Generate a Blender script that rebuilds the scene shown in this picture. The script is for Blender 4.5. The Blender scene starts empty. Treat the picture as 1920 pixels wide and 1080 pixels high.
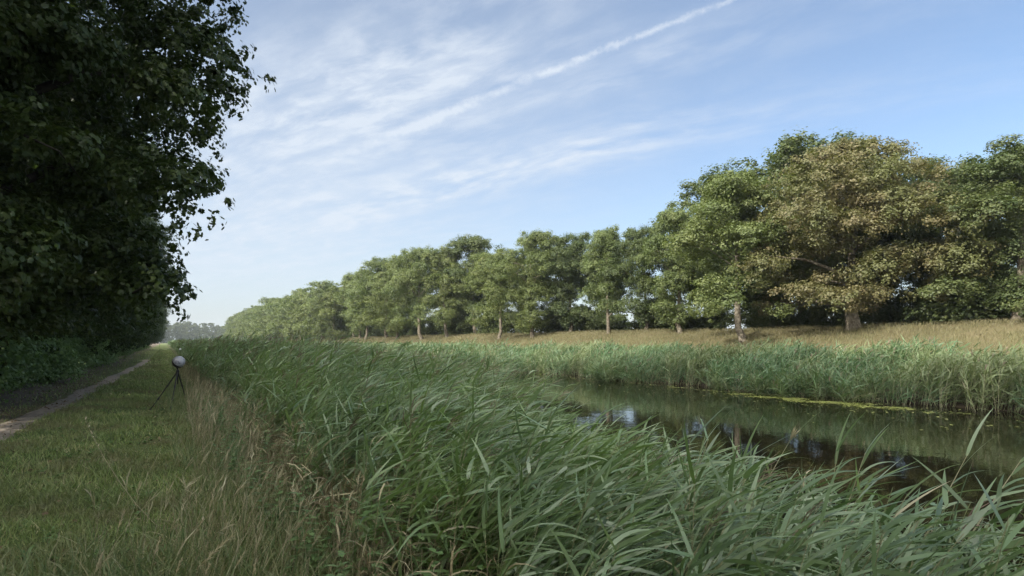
import bpy, math, random
import numpy as np
from mathutils import Vector

# ------------------------------------------------------------------ camera, sky, sun, exposure
S = bpy.context.scene
COL = S.collection
R = math.radians
TH = math.atan(650 / 1100)            # camera yaw to the right of the canal axis (+Y)
CT, ST = math.cos(TH), math.sin(TH)
EYE = 1.65
F = 1100.0                            # focal length in photo pixels

cd = bpy.data.cameras.new('camera')
cam = bpy.data.objects.new('camera', cd)
COL.objects.link(cam)
cam.location = (0, 0, EYE)
cam.rotation_euler = (R(90), 0, -TH)
cd.sensor_width = 36
cd.lens = 36 * F / 1920
cd.shift_y = 100 / 1920
cd.clip_start = 0.05
cd.clip_end = 6000
S.camera = cam

SUN_AZ, SUN_EL = -100.0, 29.5          # compass degrees from the canal axis, elevation
w = bpy.data.worlds.new('World')
S.world = w
w.use_nodes = True


def raydir(px, py):
    a = np.array([(px - 960) / F, 1.0, (640 - py) / F])
    v = np.array([a[0] * CT + a[1] * ST, -a[0] * ST + a[1] * CT, a[2]])
    return v / np.linalg.norm(v)


def at(px, py, z=0.0):
    """world point at height z seen at photo pixel px, py"""
    d = raydir(px, py)
    t = (z - EYE) / d[2]
    return np.array([0, 0, EYE]) + d * t


class NT:
    def __init__(s, tree):
        s.t = tree

    def n(s, kind, **kw):
        nd = s.t.nodes.new(kind)
        for k, v in kw.items():
            setattr(nd, k, v)
        return nd

    def l(s, a, b):
        s.t.links.new(a, b)

    def put(s, sock, v):
        if hasattr(v, 'is_output') or isinstance(v, bpy.types.NodeSocket):
            s.l(v, sock)
        elif v is not None:
            sock.default_value = v

    def m(s, op, a, b=None, c=None, clamp=False):
        nd = s.n('ShaderNodeMath', operation=op, use_clamp=clamp)
        s.put(nd.inputs[0], a)
        if b is not None:
            s.put(nd.inputs[1], b)
        if c is not None:
            s.put(nd.inputs[2], c)
        return nd.outputs[0]

    def vm(s, op, a, b=None):
        nd = s.n('ShaderNodeVectorMath', operation=op)
        s.put(nd.inputs[0], a)
        if b is not None:
            s.put(nd.inputs[1], b)
        return nd.outputs['Value'] if op in ('DOT_PRODUCT', 'LENGTH') else nd.outputs[0]

    def noise(s, vec, scale, detail=4, rough=0.55, dist=0.0):
        nd = s.n('ShaderNodeTexNoise')
        if vec is not None:
            s.l(vec, nd.inputs['Vector'])
        nd.inputs['Scale'].default_value = scale
        nd.inputs['Detail'].default_value = detail
        nd.inputs['Roughness'].default_value = rough
        nd.inputs['Distortion'].default_value = dist
        return nd.outputs[0]

    def ramp(s, fac, stops):
        nd = s.n('ShaderNodeValToRGB')
        s.l(fac, nd.inputs[0])
        e = nd.color_ramp.elements
        while len(e) < len(stops):
            e.new(0.5)
        for el, (p, c) in zip(e, stops):
            el.position = p
            el.color = (*c, 1) if len(c) == 3 else c
        return nd.outputs[0]

    def mix(s, fac, a, b, blend='MIX'):
        nd = s.n('ShaderNodeMix', data_type='RGBA', blend_type=blend)
        s.put(nd.inputs[0], fac)
        s.put(nd.inputs[6], a if not isinstance(a, tuple) else (*a, 1))
        s.put(nd.inputs[7], b if not isinstance(b, tuple) else (*b, 1))
        return nd.outputs[2]

    def smooth(s, v, lo, hi):
        nd = s.n('ShaderNodeMapRange', interpolation_type='SMOOTHSTEP')
        s.put(nd.inputs[0], v)
        nd.inputs[1].default_value = lo
        nd.inputs[2].default_value = hi
        return nd.outputs[0]


wt = NT(w.node_tree)
for nd in list(w.node_tree.nodes):
    w.node_tree.nodes.remove(nd)
sky = wt.n('ShaderNodeTexSky', sky_type='NISHITA')
sky.sun_disc = False
sky.sun_elevation = R(SUN_EL)
sky.sun_rotation = R(SUN_AZ)
sky.air_density = 1.0
sky.dust_density = 1.3
sky.ozone_density = 2.0
gen = wt.n('ShaderNodeTexCoord').outputs['Generated']
dirn = wt.vm('NORMALIZE', gen)
sep = wt.n('ShaderNodeSeparateXYZ')
wt.l(dirn, sep.inputs[0])
den = wt.m('ADD', wt.m('MAXIMUM', sep.outputs[2], 0.0), 0.12)
U = wt.m('DIVIDE', sep.outputs[0], den)
V = wt.m('DIVIDE', sep.outputs[1], den)


def skyuv(px, py):
    d = raydir(px, py)
    return d[0] / (d[2] + 0.12), d[1] / (d[2] + 0.12)


a_, b_ = skyuv(700, 375), skyuv(1190, 245)
ang = math.atan2(b_[1] - a_[1], b_[0] - a_[0])
ca, sa = math.cos(ang), math.sin(ang)
AL = wt.m('ADD', wt.m('MULTIPLY', U, ca), wt.m('MULTIPLY', V, sa))        # along the streaks
AC = wt.m('SUBTRACT', wt.m('MULTIPLY', V, ca), wt.m('MULTIPLY', U, sa))   # across them


def comb(x, y, z=0.0):
    c = wt.n('ShaderNodeCombineXYZ')
    wt.put(c.inputs[0], x)
    wt.put(c.inputs[1], y)
    wt.put(c.inputs[2], z)
    return c.outputs[0]


warp = wt.noise(comb(AL, AC), 1.1, 3)
ACw = wt.m('ADD', AC, wt.m('MULTIPLY', wt.m('SUBTRACT', warp, 0.5), 0.30))
streak = wt.noise(comb(wt.m('MULTIPLY', AL, 1.0), wt.m('MULTIPLY', ACw, 4.2)), 1.5, 6, 0.55, 0.0)
puff = wt.noise(comb(wt.m('MULTIPLY', AL, 1.6), wt.m('MULTIPLY', ACw, 3.0)), 3.6, 6, 0.56, 0.0)


def blob(px, py, ra, rc):
    u, v = skyuv(px, py)
    la, lc = u * ca + v * sa, v * ca - u * sa
    q = wt.m('ADD', wt.m('POWER', wt.m('MULTIPLY', wt.m('ABSOLUTE', wt.m('SUBTRACT', AL, la)), 1 / ra), 2.0),
             wt.m('POWER', wt.m('MULTIPLY', wt.m('ABSOLUTE', wt.m('SUBTRACT', AC, lc)), 1 / rc), 2.0))
    return wt.m('EXPONENT', wt.m('MULTIPLY', q, -1.0))


def total(*xs):
    o = xs[0]
    for x in xs[1:]:
        o = wt.m('ADD', o, x)
    return o


env = total(wt.m('MULTIPLY', blob(950, 320, 0.95, 0.16), 1.7), wt.m('MULTIPLY', blob(760, 130, 0.55, 0.22), 1.0),
            wt.m('MULTIPLY', blob(640, 210, 0.6, 0.35), 0.9), wt.m('MULTIPLY', blob(520, 330, 0.9, 0.9), 0.55),
            wt.m('MULTIPLY', blob(420, 480, 1.5, 1.2), 0.7), wt.m('MULTIPLY', blob(1150, 130, 0.4, 0.12), 0.5),
            wt.m('MULTIPLY', blob(1500, 40, 0.6, 0.14), 0.35), wt.m('MULTIPLY', blob(1700, 190, 0.5, 0.05), 0.35), 0.06)
cirrus = wt.m('MULTIPLY', wt.m('MULTIPLY', env, 0.8), wt.m('ADD', wt.m('MULTIPLY', wt.smooth(streak, 0.30, 0.80), 0.36),
                                    wt.m('MULTIPLY', wt.smooth(puff, 0.36, 0.80), 0.40)))
# the contrail: a straight band on the sky through two seen points
d1, d2 = raydir(690, 272), raydir(1345, 8)
nc = np.cross(d1, d2)
nc /= np.linalg.norm(nc)
tc = np.cross(nc, d1)                                    # along the trail, from d1 towards d2
tc /= np.linalg.norm(tc)
sd = wt.vm('DOT_PRODUCT', dirn, tuple(nc))
alg = wt.m('ARCTAN2', wt.vm('DOT_PRODUCT', dirn, tuple(tc)), wt.vm('DOT_PRODUCT', dirn, tuple(d1)))
wob = wt.m('MULTIPLY', wt.m('SUBTRACT', wt.noise(dirn, 22.0, 4, 0.6), 0.5), 0.010)
wob2 = wt.m('MULTIPLY', wt.m('SUBTRACT', wt.noise(dirn, 110.0, 4, 0.6), 0.5), 0.010)
off = wt.m('ABSOLUTE', total(sd, wob, wob2))
width = wt.m('ADD', 0.0042, wt.m('MULTIPLY', wt.m('SUBTRACT', 0.5, alg), 0.007))
band = wt.m('SUBTRACT', 1.0, wt.smooth(wt.m('DIVIDE', off, width), 0.0, 1.55))
fade = wt.m('MULTIPLY', wt.smooth(alg, -0.17, 0.12), wt.m('ADD', 0.2, wt.m('MULTIPLY', wt.smooth(wt.noise(dirn, 34.0, 4), 0.32, 0.68), 0.8)))
trail = wt.m('MULTIPLY', wt.m('MULTIPLY', band, fade), 0.50)
milk = wt.m('ADD', wt.m('MULTIPLY', blob(420, 470, 2.2, 2.0), 0.55), wt.m('MULTIPLY', blob(700, 200, 1.2, 0.8), 0.16))
cloud = wt.m('MINIMUM', total(cirrus, milk, trail), 0.92)
hz = wt.m('MULTIPLY', wt.m('POWER', wt.m('SUBTRACT', 1.0, wt.m('MINIMUM', wt.m('MAXIMUM', sep.outputs[2], 0.0), 1.0)), 9.0), 0.80)
tint = wt.mix(1.0, sky.outputs[0], (0.545, 0.56, 0.575), 'MULTIPLY')
skyc = wt.mix(hz, tint, (2.05, 2.24, 2.44))
skyc = wt.mix(cloud, skyc, (2.32, 2.56, 2.86))
# unseen bright glow added around the sun and overhead to lift the shaded foreground
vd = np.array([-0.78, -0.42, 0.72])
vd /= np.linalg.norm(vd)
sky_fill = wt.smooth(wt.vm('DOT_PRODUCT', dirn, tuple(vd)), 0.22, 0.85)
skyc = wt.mix(wt.m('MULTIPLY', sky_fill, 0.9), skyc, (16.5, 16.2, 15.6))
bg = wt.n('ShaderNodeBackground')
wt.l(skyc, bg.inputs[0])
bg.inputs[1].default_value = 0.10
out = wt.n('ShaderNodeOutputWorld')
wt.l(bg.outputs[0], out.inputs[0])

sl = bpy.data.lights.new('sun', 'SUN')
sl.energy = 2.2
sl.angle = R(0.6)
sl.color = (1.0, 0.95, 0.87)
sun = bpy.data.objects.new('sun', sl)
COL.objects.link(sun)
sv = Vector((math.sin(R(SUN_AZ)) * math.cos(R(SUN_EL)), math.cos(R(SUN_AZ)) * math.cos(R(SUN_EL)), math.sin(R(SUN_EL))))
sun.rotation_euler = sv.to_track_quat('Z', 'Y').to_euler()
S.view_settings.view_transform = 'Standard'
S.view_settings.look = 'None'
S.view_settings.gamma = 1
S.view_settings.exposure = 1.75
S.render.engine = 'CYCLES'
S.cycles.max_bounces = 6
S.cycles.diffuse_bounces = 3
S.cycles.glossy_bounces = 3
S.cycles.transmission_bounces = 4
S.cycles.volume_bounces = 1
S.cycles.use_denoising = True
S.cycles.denoiser = 'OPENIMAGEDENOISE'
S.cycles.denoising_prefilter = 'NONE'

# ------------------------------------------------------------------ helpers
rng = np.random.default_rng(7)


def nrm(a):
    return a / np.maximum(np.linalg.norm(a, axis=-1, keepdims=True), 1e-9)


def tag(o, label=None, cat=None, group=None, kind=None):
    for k, v in (('label', label), ('category', cat), ('group', group), ('kind', kind)):
        if v:
            o[k] = v
    return o


class Acc:
    """collects quads and a per-vertex random value, then makes ONE mesh"""

    def __init__(s):
        s.v, s.f, s.r, s.mi, s.n = [], [], [], [], 0

    def add(s, v, f, r, mi=0):
        s.v.append(v)
        s.f.append(f + s.n)
        s.r.append(r)
        s.mi.append(np.full(len(f), mi, dtype=np.int32))
        s.n += len(v)

    def mesh(s, name, mats, smooth=False):
        v = np.concatenate(s.v).astype(np.float32)
        f = np.concatenate(s.f).astype(np.int32)
        r = np.concatenate(s.r).astype(np.float32)
        me = bpy.data.meshes.new(name)
        me.vertices.add(len(v))
        me.vertices.foreach_set('co', v.ravel())
        me.loops.add(f.size)
        me.loops.foreach_set('vertex_index', f.ravel())
        me.polygons.add(len(f))
        me.polygons.foreach_set('loop_start', np.arange(0, f.size, 4, dtype=np.int32))
        me.polygons.foreach_set('material_index', np.concatenate(s.mi))
        me.polygons.foreach_set('use_smooth', np.full(len(f), smooth))
        at_ = me.attributes.new('rnd', 'FLOAT', 'POINT')
        at_.data.foreach_set('value', r)
        me.update(calc_edges=True)
        for m_ in (mats if isinstance(mats, (list, tuple)) else [mats]):
            me.materials.append(m_)
        return me

    def obj(s, name, mats, parent=None, smooth=False):
        o = bpy.data.objects.new(name, s.mesh(name, mats, smooth))
        COL.objects.link(o)
        if parent:
            o.parent = parent
        return o


def empty(name, loc=(0, 0, 0), rz=0.0, sc=1.0):
    o = bpy.data.objects.new(name, None)
    COL.objects.link(o)
    o.location = loc
    o.rotation_euler = (0, 0, rz)
    o.scale = (sc,) * 3 if not isinstance(sc, (tuple, list)) else sc
    o.empty_display_size = 0.3
    return o


def copy_tree(root, loc, rz, sc):
    c = root.copy()
    COL.objects.link(c)
    c.location = loc
    c.rotation_euler = (0, 0, rz)
    c.scale = (sc,) * 3 if not isinstance(sc, (tuple, list)) else sc
    for ch in root.children:
        k = ch.copy()
        COL.objects.link(k)
        k.parent = c
        for g in ch.children:
            q = g.copy()
            COL.objects.link(q)
            q.parent = k
    return c


def ribbons(acc, P, D, L, W, seg, bend, r, ref=None, mi=0, wprof=None, fold=0.0):
    """curved tapering blades. P,D,bend (N,3); L,W,r (N,)"""
    N = len(P)
    if N == 0:
        return
    if wprof is None:
        wprof = lambda t: np.clip((1 - t ** 2.2) * (0.55 + 0.9 * np.minimum(t * 4, 0.5)), 0.02, 1)
    if ref is None:
        ref = np.array([0, 0, 1.0]) + rng.normal(0, 0.55, (N, 3))
    D = nrm(D)
    side0 = nrm(np.cross(D, ref))
    p = P.copy()
    vs = []
    for k in range(seg + 1):
        t = k / seg
        d = nrm(D + bend * t)
        if k:
            p = p + dprev * (L / seg)[:, None]
        dprev = d
        sd_ = nrm(side0 - d * np.sum(side0 * d, -1, keepdims=True))
        hw = (W * wprof(t) * 0.5)[:, None]
        vs.append(p - sd_ * hw)
        vs.append(p + sd_ * hw)
    v = np.stack(vs, 1)
    m = 2 * (seg + 1)
    base = (np.arange(N) * m)[:, None, None]
    q = np.array([[2 * k, 2 * k + 1, 2 * k + 3, 2 * k + 2] for k in range(seg)])[None]
    acc.add(v.reshape(-1, 3), (base + q).reshape(-1, 4), np.repeat(r, m), mi)


def stems(acc, P, D, L, rad, seg, bend, r, mi=0, taper=0.6):
    """three-sided curved stems; returns a function giving points along them"""
    N = len(P)
    D = nrm(D)
    p = P.copy()
    pts, ds = [p], []
    for k in range(seg + 1):
        d = nrm(D + bend * (k / seg))
        ds.append(d)
        if k < seg:
            p = p + d * (L / seg)[:, None]
            pts.append(p)
    vs = []
    a0 = nrm(np.cross(D, np.array([0.3, 0.9, 0.1])))
    for k in range(seg + 1):
        b0 = np.cross(ds[k], a0)
        rr = (rad * (1 - taper * k / seg))[:, None]
        for j in range(3):
            an = 2.0944 * j
            vs.append(pts[k] + (a0 * math.cos(an) + b0 * math.sin(an)) * rr)
    v = np.stack(vs, 1)
    m = 3 * (seg + 1)
    q = np.array([[3 * k + j, 3 * k + (j + 1) % 3, 3 * k + 3 + (j + 1) % 3, 3 * k + 3 + j] for k in range(seg) for j in range(3)])[None]
    acc.add(v.reshape(-1, 3), ((np.arange(N) * m)[:, None, None] + q).reshape(-1, 4), np.repeat(r, m), mi)
    PT, DS = np.stack(pts, 1), np.stack(ds, 1)

    def along(idx, t):
        x = np.clip(t, 0, 1) * seg
        i = np.minimum(x.astype(int), seg - 1)
        f_ = (x - i)[:, None]
        return PT[idx, i] * (1 - f_) + PT[idx, i + 1] * f_, nrm(DS[idx, i] * (1 - f_) + DS[idx, i + 1] * f_)
    return along


def tube(acc, pts, rads, sides=8, r=0.5, mi=0):
    pts = np.asarray(pts, float)
    n = len(pts)
    tg = nrm(np.gradient(pts, axis=0))
    ref = np.array([0.21, 0.93, 0.3]) if abs(tg[0][1]) < 0.8 else np.array([0.95, 0.1, 0.2])
    vs = []
    for i in range(n):
        a = nrm(np.cross(tg[i], ref))
        b = np.cross(tg[i], a)
        for j in range(sides):
            an = 2 * math.pi * j / sides
            vs.append(pts[i] + (a * math.cos(an) + b * math.sin(an)) * rads[i])
    f = [[i * sides + j, i * sides + (j + 1) % sides, (i + 1) * sides + (j + 1) % sides, (i + 1) * sides + j]
         for i in range(n - 1) for j in range(sides)]
    e0 = len(vs)
    vs.append(pts[0]); vs.append(pts[-1])
    for j in range(0, sides, 2):
        f.append([e0, (j + 2) % sides, j + 1, j])
        b_ = (n - 1) * sides
        f.append([e0 + 1, b_ + j, b_ + j + 1, b_ + (j + 2) % sides])
    acc.add(np.array(vs), np.array(f), np.full(len(vs), r), mi)


def leaves(acc, P, Nn, size, r, asp=0.62, detail=False, mi=0):
    """leaf faces at P facing Nn"""
    N = len(P)
    Nn = nrm(Nn)
    t = nrm(np.cross(Nn, rng.normal(0, 1, (N, 3))))
    b = np.cross(Nn, t)
    s = size[:, None]
    if not detail:
        v = np.stack([P - t * s * 0.5, P + b * s * asp * 0.5 + t * s * 0.06, P + t * s * 0.5 - Nn * s * 0.08, P - b * s * asp * 0.5 + t * s * 0.06], 1)
        f = (np.arange(N) * 4)[:, None] + np.array([0, 1, 2, 3])
        acc.add(v.reshape(-1, 3), f, np.repeat(r, 4), mi)
        return
    # a lobed leaf: five quads round the midrib point
    an = np.radians([180, 128, 100, 68, 40, 0, -40, -68, -100, -128])
    ra = np.array([0.50, 0.44, 0.26, 0.50, 0.30, 0.58, 0.30, 0.50, 0.26, 0.44])
    vs = [P]
    for a_k, r_k in zip(an, ra):
        vs.append(P + (t * math.cos(a_k) + b * math.sin(a_k) * (asp / 0.62) * 0.9) * s * r_k - Nn * s * (0.16 * r_k * abs(math.sin(a_k)) + 0.06 * (math.cos(a_k) > 0.9)))
    v = np.stack(vs, 1)
    q = np.array([[0, 2, 3, 4], [0, 4, 5, 6], [0, 6, 7, 8], [0, 8, 9, 10], [0, 10, 1, 2]])
    f = (np.arange(N) * 11)[:, None, None] + q[None]
    acc.add(v.reshape(-1, 3), f.reshape(-1, 4), np.repeat(r, 11), mi)


def smooth_noise(x, y, s, seed=0):
    x, y = np.asarray(x, float) / s + seed * 3.17, np.asarray(y, float) / s - seed * 1.93
    return (np.sin(x * 1.7 + np.sin(y * 1.3 + seed)) + np.sin(y * 2.1 + np.sin(x * 1.1 - seed) * 1.4) + np.sin((x + y) * 1.3 + 2.0 * seed)) / 3


# ------------------------------------------------------------------ materials
def mat(name):
    m = bpy.data.materials.new(name)
    m.use_nodes = True
    t = NT(m.node_tree)
    bs = m.node_tree.nodes['Principled BSDF']
    return m, t, bs


def leaf_mat(name, cols, rough=0.5, spec=0.35, trans=0.35, patch=None, pscale=0.5, hue=None):
    """cols: colour stops along the leaf's own random value; patch: a second colour in clumps of the crown"""
    m, t, bs = mat(name)
    at_ = t.n('ShaderNodeAttribute', attribute_name='rnd')
    n = len(cols)
    c = t.ramp(at_.outputs['Fac'], [(i / max(n - 1, 1), cc) for i, cc in enumerate(cols)])
    if patch:
        tc_ = t.n('ShaderNodeTexCoord')
        ns = t.noise(tc_.outputs['Object'], pscale, 3)
        c = t.mix(t.smooth(ns, 0.42, 0.66), c, patch)
    if hue:
        oi = t.n('ShaderNodeObjectInfo')
        c = t.mix(t.m('MULTIPLY', oi.outputs['Random'], 0.75), c, t.mix(1.0, c, hue, 'MULTIPLY'))
    t.l(c, bs.inputs['Base Color'])
    bs.inputs['Roughness'].default_value = rough
    bs.inputs['Specular IOR Level'].default_value = spec
    tr = t.n('ShaderNodeBsdfTranslucent')
    t.l(t.mix(1.0, c, (1.15, 1.25, 0.6), 'MULTIPLY'), tr.inputs[0])
    mx = t.n('ShaderNodeMixShader')
    mx.inputs[0].default_value = trans
    t.l(bs.outputs[0], mx.inputs[1])
    t.l(tr.outputs[0], mx.inputs[2])
    t.l(mx.outputs[0], m.node_tree.nodes['Material Output'].inputs[0])
    return m


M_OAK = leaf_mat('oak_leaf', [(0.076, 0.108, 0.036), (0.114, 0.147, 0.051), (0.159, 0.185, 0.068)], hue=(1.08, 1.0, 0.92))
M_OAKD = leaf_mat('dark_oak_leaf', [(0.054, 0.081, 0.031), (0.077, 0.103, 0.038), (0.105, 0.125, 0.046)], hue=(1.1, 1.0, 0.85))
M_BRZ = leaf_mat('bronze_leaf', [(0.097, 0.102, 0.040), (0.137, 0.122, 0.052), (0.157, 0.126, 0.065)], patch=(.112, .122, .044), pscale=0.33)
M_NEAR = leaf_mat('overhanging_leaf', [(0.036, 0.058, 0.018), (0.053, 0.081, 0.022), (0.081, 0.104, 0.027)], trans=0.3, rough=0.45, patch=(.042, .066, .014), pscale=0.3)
M_BUSH = leaf_mat('bramble_leaf', [(0.139, 0.221, 0.082), (0.199, 0.291, 0.105), (0.256, 0.351, 0.139)], trans=0.3)
M_REED = leaf_mat('reed_leaf', [(0.080, 0.125, 0.060), (0.140, 0.215, 0.106), (0.215, 0.295, 0.161), (0.320, 0.390, 0.265)], rough=0.34, spec=0.55, trans=0.30,
                  patch=(.165, .245, .085), pscale=0.9)
M_REEDF = leaf_mat('far_reed_leaf', [(0.059, 0.119, 0.054), (0.081, 0.147, 0.069), (0.104, 0.177, 0.084), (0.140, 0.201, 0.098)], rough=0.45, spec=0.4, trans=0.28,
                   patch=(.150, .185, .082), pscale=0.35)
M_DEAD = leaf_mat('dead_reed', [(0.160, 0.126, 0.071), (0.274, 0.227, 0.132), (0.410, 0.365, 0.221)], rough=0.6, trans=0.15)
M_PAN = leaf_mat('reed_plume', [(.13, .09, .08), (.20, .14, .11), (.27, .21, .15)], rough=0.7, trans=0.2)
M_STRAW = leaf_mat('straw', [(0.206, 0.184, 0.104), (0.335, 0.294, 0.182), (0.489, 0.457, 0.311)], rough=0.55, trans=0.2)
M_SEED = leaf_mat('seed_head', [(.42, .35, .24), (.55, .47, .33), (.62, .55, .42)], rough=0.6, trans=0.25)
M_GRASS = leaf_mat('verge_grass', [(0.104, 0.150, 0.057), (0.182, 0.250, 0.088), (0.281, 0.344, 0.134), (0.438, 0.400, 0.226)], rough=0.5, trans=0.3,
                   patch=(.205, .200, .105), pscale=0.7)
M_LONG = leaf_mat('long_grass', [(.110, .165, .070), (.165, .215, .095), (.225, .240, .120), (.34, .31, .18)], rough=0.5, trans=0.25)
M_DIKE = leaf_mat('dry_dike_grass', [(0.100, 0.089, 0.043), (0.139, 0.122, 0.058), (0.174, 0.154, 0.076), (0.116, 0.126, 0.051)], rough=0.6, trans=0.2)
M_WEED = leaf_mat('nettle_leaf', [(0.084, 0.154, 0.049), (0.119, 0.203, 0.067), (0.168, 0.252, 0.091)], rough=0.5, trans=0.3)
M_PAD = leaf_mat('duckweed', [(0.158, 0.187, 0.040), (0.216, 0.238, 0.061), (0.245, 0.259, 0.094)], rough=0.45, trans=0.1)


def simple(name, col, rough=0.6, spec=0.3, metal=0.0, nscale=None, col2=None, lo=0.35, hi=0.65, bump=0.0):
    m, t, bs = mat(name)
    bs.inputs['Roughness'].default_value = rough
    bs.inputs['Specular IOR Level'].default_value = spec
    bs.inputs['Metallic'].default_value = metal
    if nscale:
        tc_ = t.n('ShaderNodeTexCoord')
        ns = t.noise(tc_.outputs['Object'], nscale, 6, 0.6)
        t.l(t.mix(t.smooth(ns, lo, hi), col, col2), bs.inputs['Base Color'])
        if bump:
            b = t.n('ShaderNodeBump')
            b.inputs['Strength'].default_value = bump
            b.inputs['Distance'].default_value = 0.05
            t.l(ns, b.inputs['Height'])
            t.l(b.outputs[0], bs.inputs['Normal'])
    else:
        bs.inputs['Base Color'].default_value = (*col, 1)
    return m


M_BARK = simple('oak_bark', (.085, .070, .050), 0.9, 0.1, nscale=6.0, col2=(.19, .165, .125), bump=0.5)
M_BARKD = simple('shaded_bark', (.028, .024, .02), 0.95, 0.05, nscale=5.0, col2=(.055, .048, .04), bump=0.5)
M_BLACK = simple('black_plastic', (.015, .015, .017), 0.5, 0.4)
M_FUR = simple('grey_windscreen', (.34, .35, .38), 0.45, 0.5, nscale=9.0, col2=(.16, .165, .20), lo=0.50, hi=0.60)
M_WHITE = simple('white_petal', (.82, .82, .80), 0.5, 0.3)

# ------------------------------------------------------------------ the ground
PX = [-600, -60, -25, -12, -6.0, -4.2, -3.4, 0.0, 0.9, 1.6, 2.6, 3.4, 4.5, 7, 21.5, 24.0, 24.85, 26.0, 28.0, 30.0, 33.0, 36.5, 38.5, 41.5, 47, 60, 120, 900]
PZ = [1.5, 1.2, 0.6, 0.35, 0.22, 0.08, 0.0, 0.0, -.02, -.22, -.50, -.80, -1.1, -1.9, -1.9, -1.15, -.70, -.40, -.05, 0.75, 1.75, 2.50, 2.55, 2.1, 0.9, 0.3, 0.0, 0.0]
WATER = -0.75


def gz(x, y):
    x, y = np.asarray(x, float), np.asarray(y, float)
    z = np.interp(x, PX, PZ)
    k = np.where(x < -3.5, 1.0, np.where(x > 26, 1.6, 0.35))
    return z + k * 0.06 * smooth_noise(x, y, 2.3, 1) + np.where(x > 27, 0.12, 0.0) * smooth_noise(x, y, 9, 2)


PATHY = [-40, 0, 5, 13.9, 21.5, 53.5, 100, 400]
PATHX = [-3.3, -3.1, -2.95, -2.58, -2.3, -1.42, -1.3, -1.3]


def pathx(y):
    return np.interp(y, PATHY, PATHX) + 0.05 * np.sin(np.asarray(y) * 0.7)


xs = np.unique(np.concatenate([np.array(PX), np.arange(-14, 8, 0.35), np.arange(20, 48, 0.7), np.arange(-60, -14, 4), np.arange(48, 120, 8)]))
ys = np.unique(np.concatenate([np.arange(-40, 60, 1.0), np.arange(60, 200, 4), np.arange(200, 900, 25), np.array([900, 1400, 2500, 4000])]))
gx, gy = np.meshgrid(xs, ys)
gv = np.stack([gx.ravel(), gy.ravel(), gz(gx, gy).ravel()], 1)
nx = len(xs)
ii = (np.arange(len(ys) - 1)[:, None] * nx + np.arange(nx - 1)[None]).ravel()
ga = Acc()
ga.add(gv, np.stack([ii, ii + 1, ii + 1 + nx, ii + nx], 1), np.full(len(gv), 0.5))
m, t, bs = mat('ground_soil_and_turf')
tc_ = t.n('ShaderNodeTexCoord')
sp = t.n('ShaderNodeSeparateXYZ')
t.l(tc_.outputs['Object'], sp.inputs[0])
x_, y_ = sp.outputs[0], sp.outputs[1]
n1 = t.noise(tc_.outputs['Object'], 0.55, 5)
n2 = t.noise(tc_.outputs['Object'], 9.0, 5, 0.65)
turf = t.mix(t.smooth(n1, 0.4, 0.66), (.11, .150, .048), (.15, .14, .065))
turf = t.mix(t.smooth(n2, 0.3, 0.75), turf, (.075, .095, .035))
litter = t.mix(n2, (.10, .08, .058), (.19, .155, .115))
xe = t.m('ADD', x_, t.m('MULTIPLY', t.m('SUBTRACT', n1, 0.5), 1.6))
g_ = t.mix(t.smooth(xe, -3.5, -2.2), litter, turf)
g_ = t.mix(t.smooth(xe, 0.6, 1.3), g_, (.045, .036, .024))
dike = t.mix(t.smooth(n1, 0.35, 0.65), (.125, .108, .056), (.10, .10, .045))
dike = t.mix(t.smooth(n2, 0.35, 0.8), dike, (.11, .085, .05))
g_ = t.mix(t.smooth(x_, 27.0, 28.5), g_, dike)
g_ = t.mix(t.smooth(x_, 39.0, 42.0), g_, (.07, .085, .035))
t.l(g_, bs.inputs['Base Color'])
bs.inputs['Roughness'].default_value = 0.95
bs.inputs['Specular IOR Level'].default_value = 0.1
bm_ = t.n('ShaderNodeBump')
bm_.inputs['Strength'].default_value = 0.6
bm_.inputs['Distance'].default_value = 0.05
t.l(n2, bm_.inputs['Height'])
t.l(bm_.outputs[0], bs.inputs['Normal'])
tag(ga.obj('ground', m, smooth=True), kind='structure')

# trodden path: a sheet just above the turf with ragged edges
pa = Acc()
py = np.concatenate([np.arange(2, 62, 0.25), np.arange(62, 64, 2.0)])
rows = []
for k in range(7):
    u = (k - 3) / 3
    hwid = 0.36 + 0.14 * smooth_noise(py, py * 0.3, 0.45, 5 + (u > 0)) * np.interp(py, [30, 62], [1, 0.5])
    x = pathx(py) + u * hwid
    rows.append(np.stack([x, py, gz(x, py) + 0.012 - 0.03 * abs(u) ** 3], 1))
pv = np.stack(rows, 1).reshape(-1, 3)
ii = (np.arange(len(py) - 1)[:, None] * 7 + np.arange(6)[None]).ravel()
pa.add(pv, np.stack([ii, ii + 1, ii + 8, ii + 7], 1), np.full(len(pv), 0.5))
M_PATH = simple('trodden_earth', (.205, .172, .135), 0.95, 0.1, nscale=7.0, col2=(.32, .28, .225), bump=0.6)
tag(pa.obj('path', M_PATH, smooth=True), kind='structure')

# the canal
wa = Acc()
wx = np.array([2.2, 25.2])
wv = np.array([[2.2, -60, WATER], [25.2, -60, WATER], [25.2, 520, WATER], [2.2, 520, WATER]])
wa.add(wv, np.array([[0, 1, 2, 3]]), np.full(4, 0.5))
m, t, bs = mat('canal_water')
bs.inputs['Base Color'].default_value = (.009, .008, .004, 1)
bs.inputs['Roughness'].default_value = 0.015
bs.inputs['IOR'].default_value = 1.33
tc_ = t.n('ShaderNodeTexCoord')
nz = t.noise(tc_.outputs['Object'], 1.6, 4, 0.55)
bm_ = t.n('ShaderNodeBump')
bm_.inputs['Strength'].default_value = 0.05
bm_.inputs['Distance'].default_value = 0.1
t.l(nz, bm_.inputs['Height'])
t.l(bm_.outputs[0], bs.inputs['Normal'])
tag(wa.obj('water', m), kind='structure')

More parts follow.
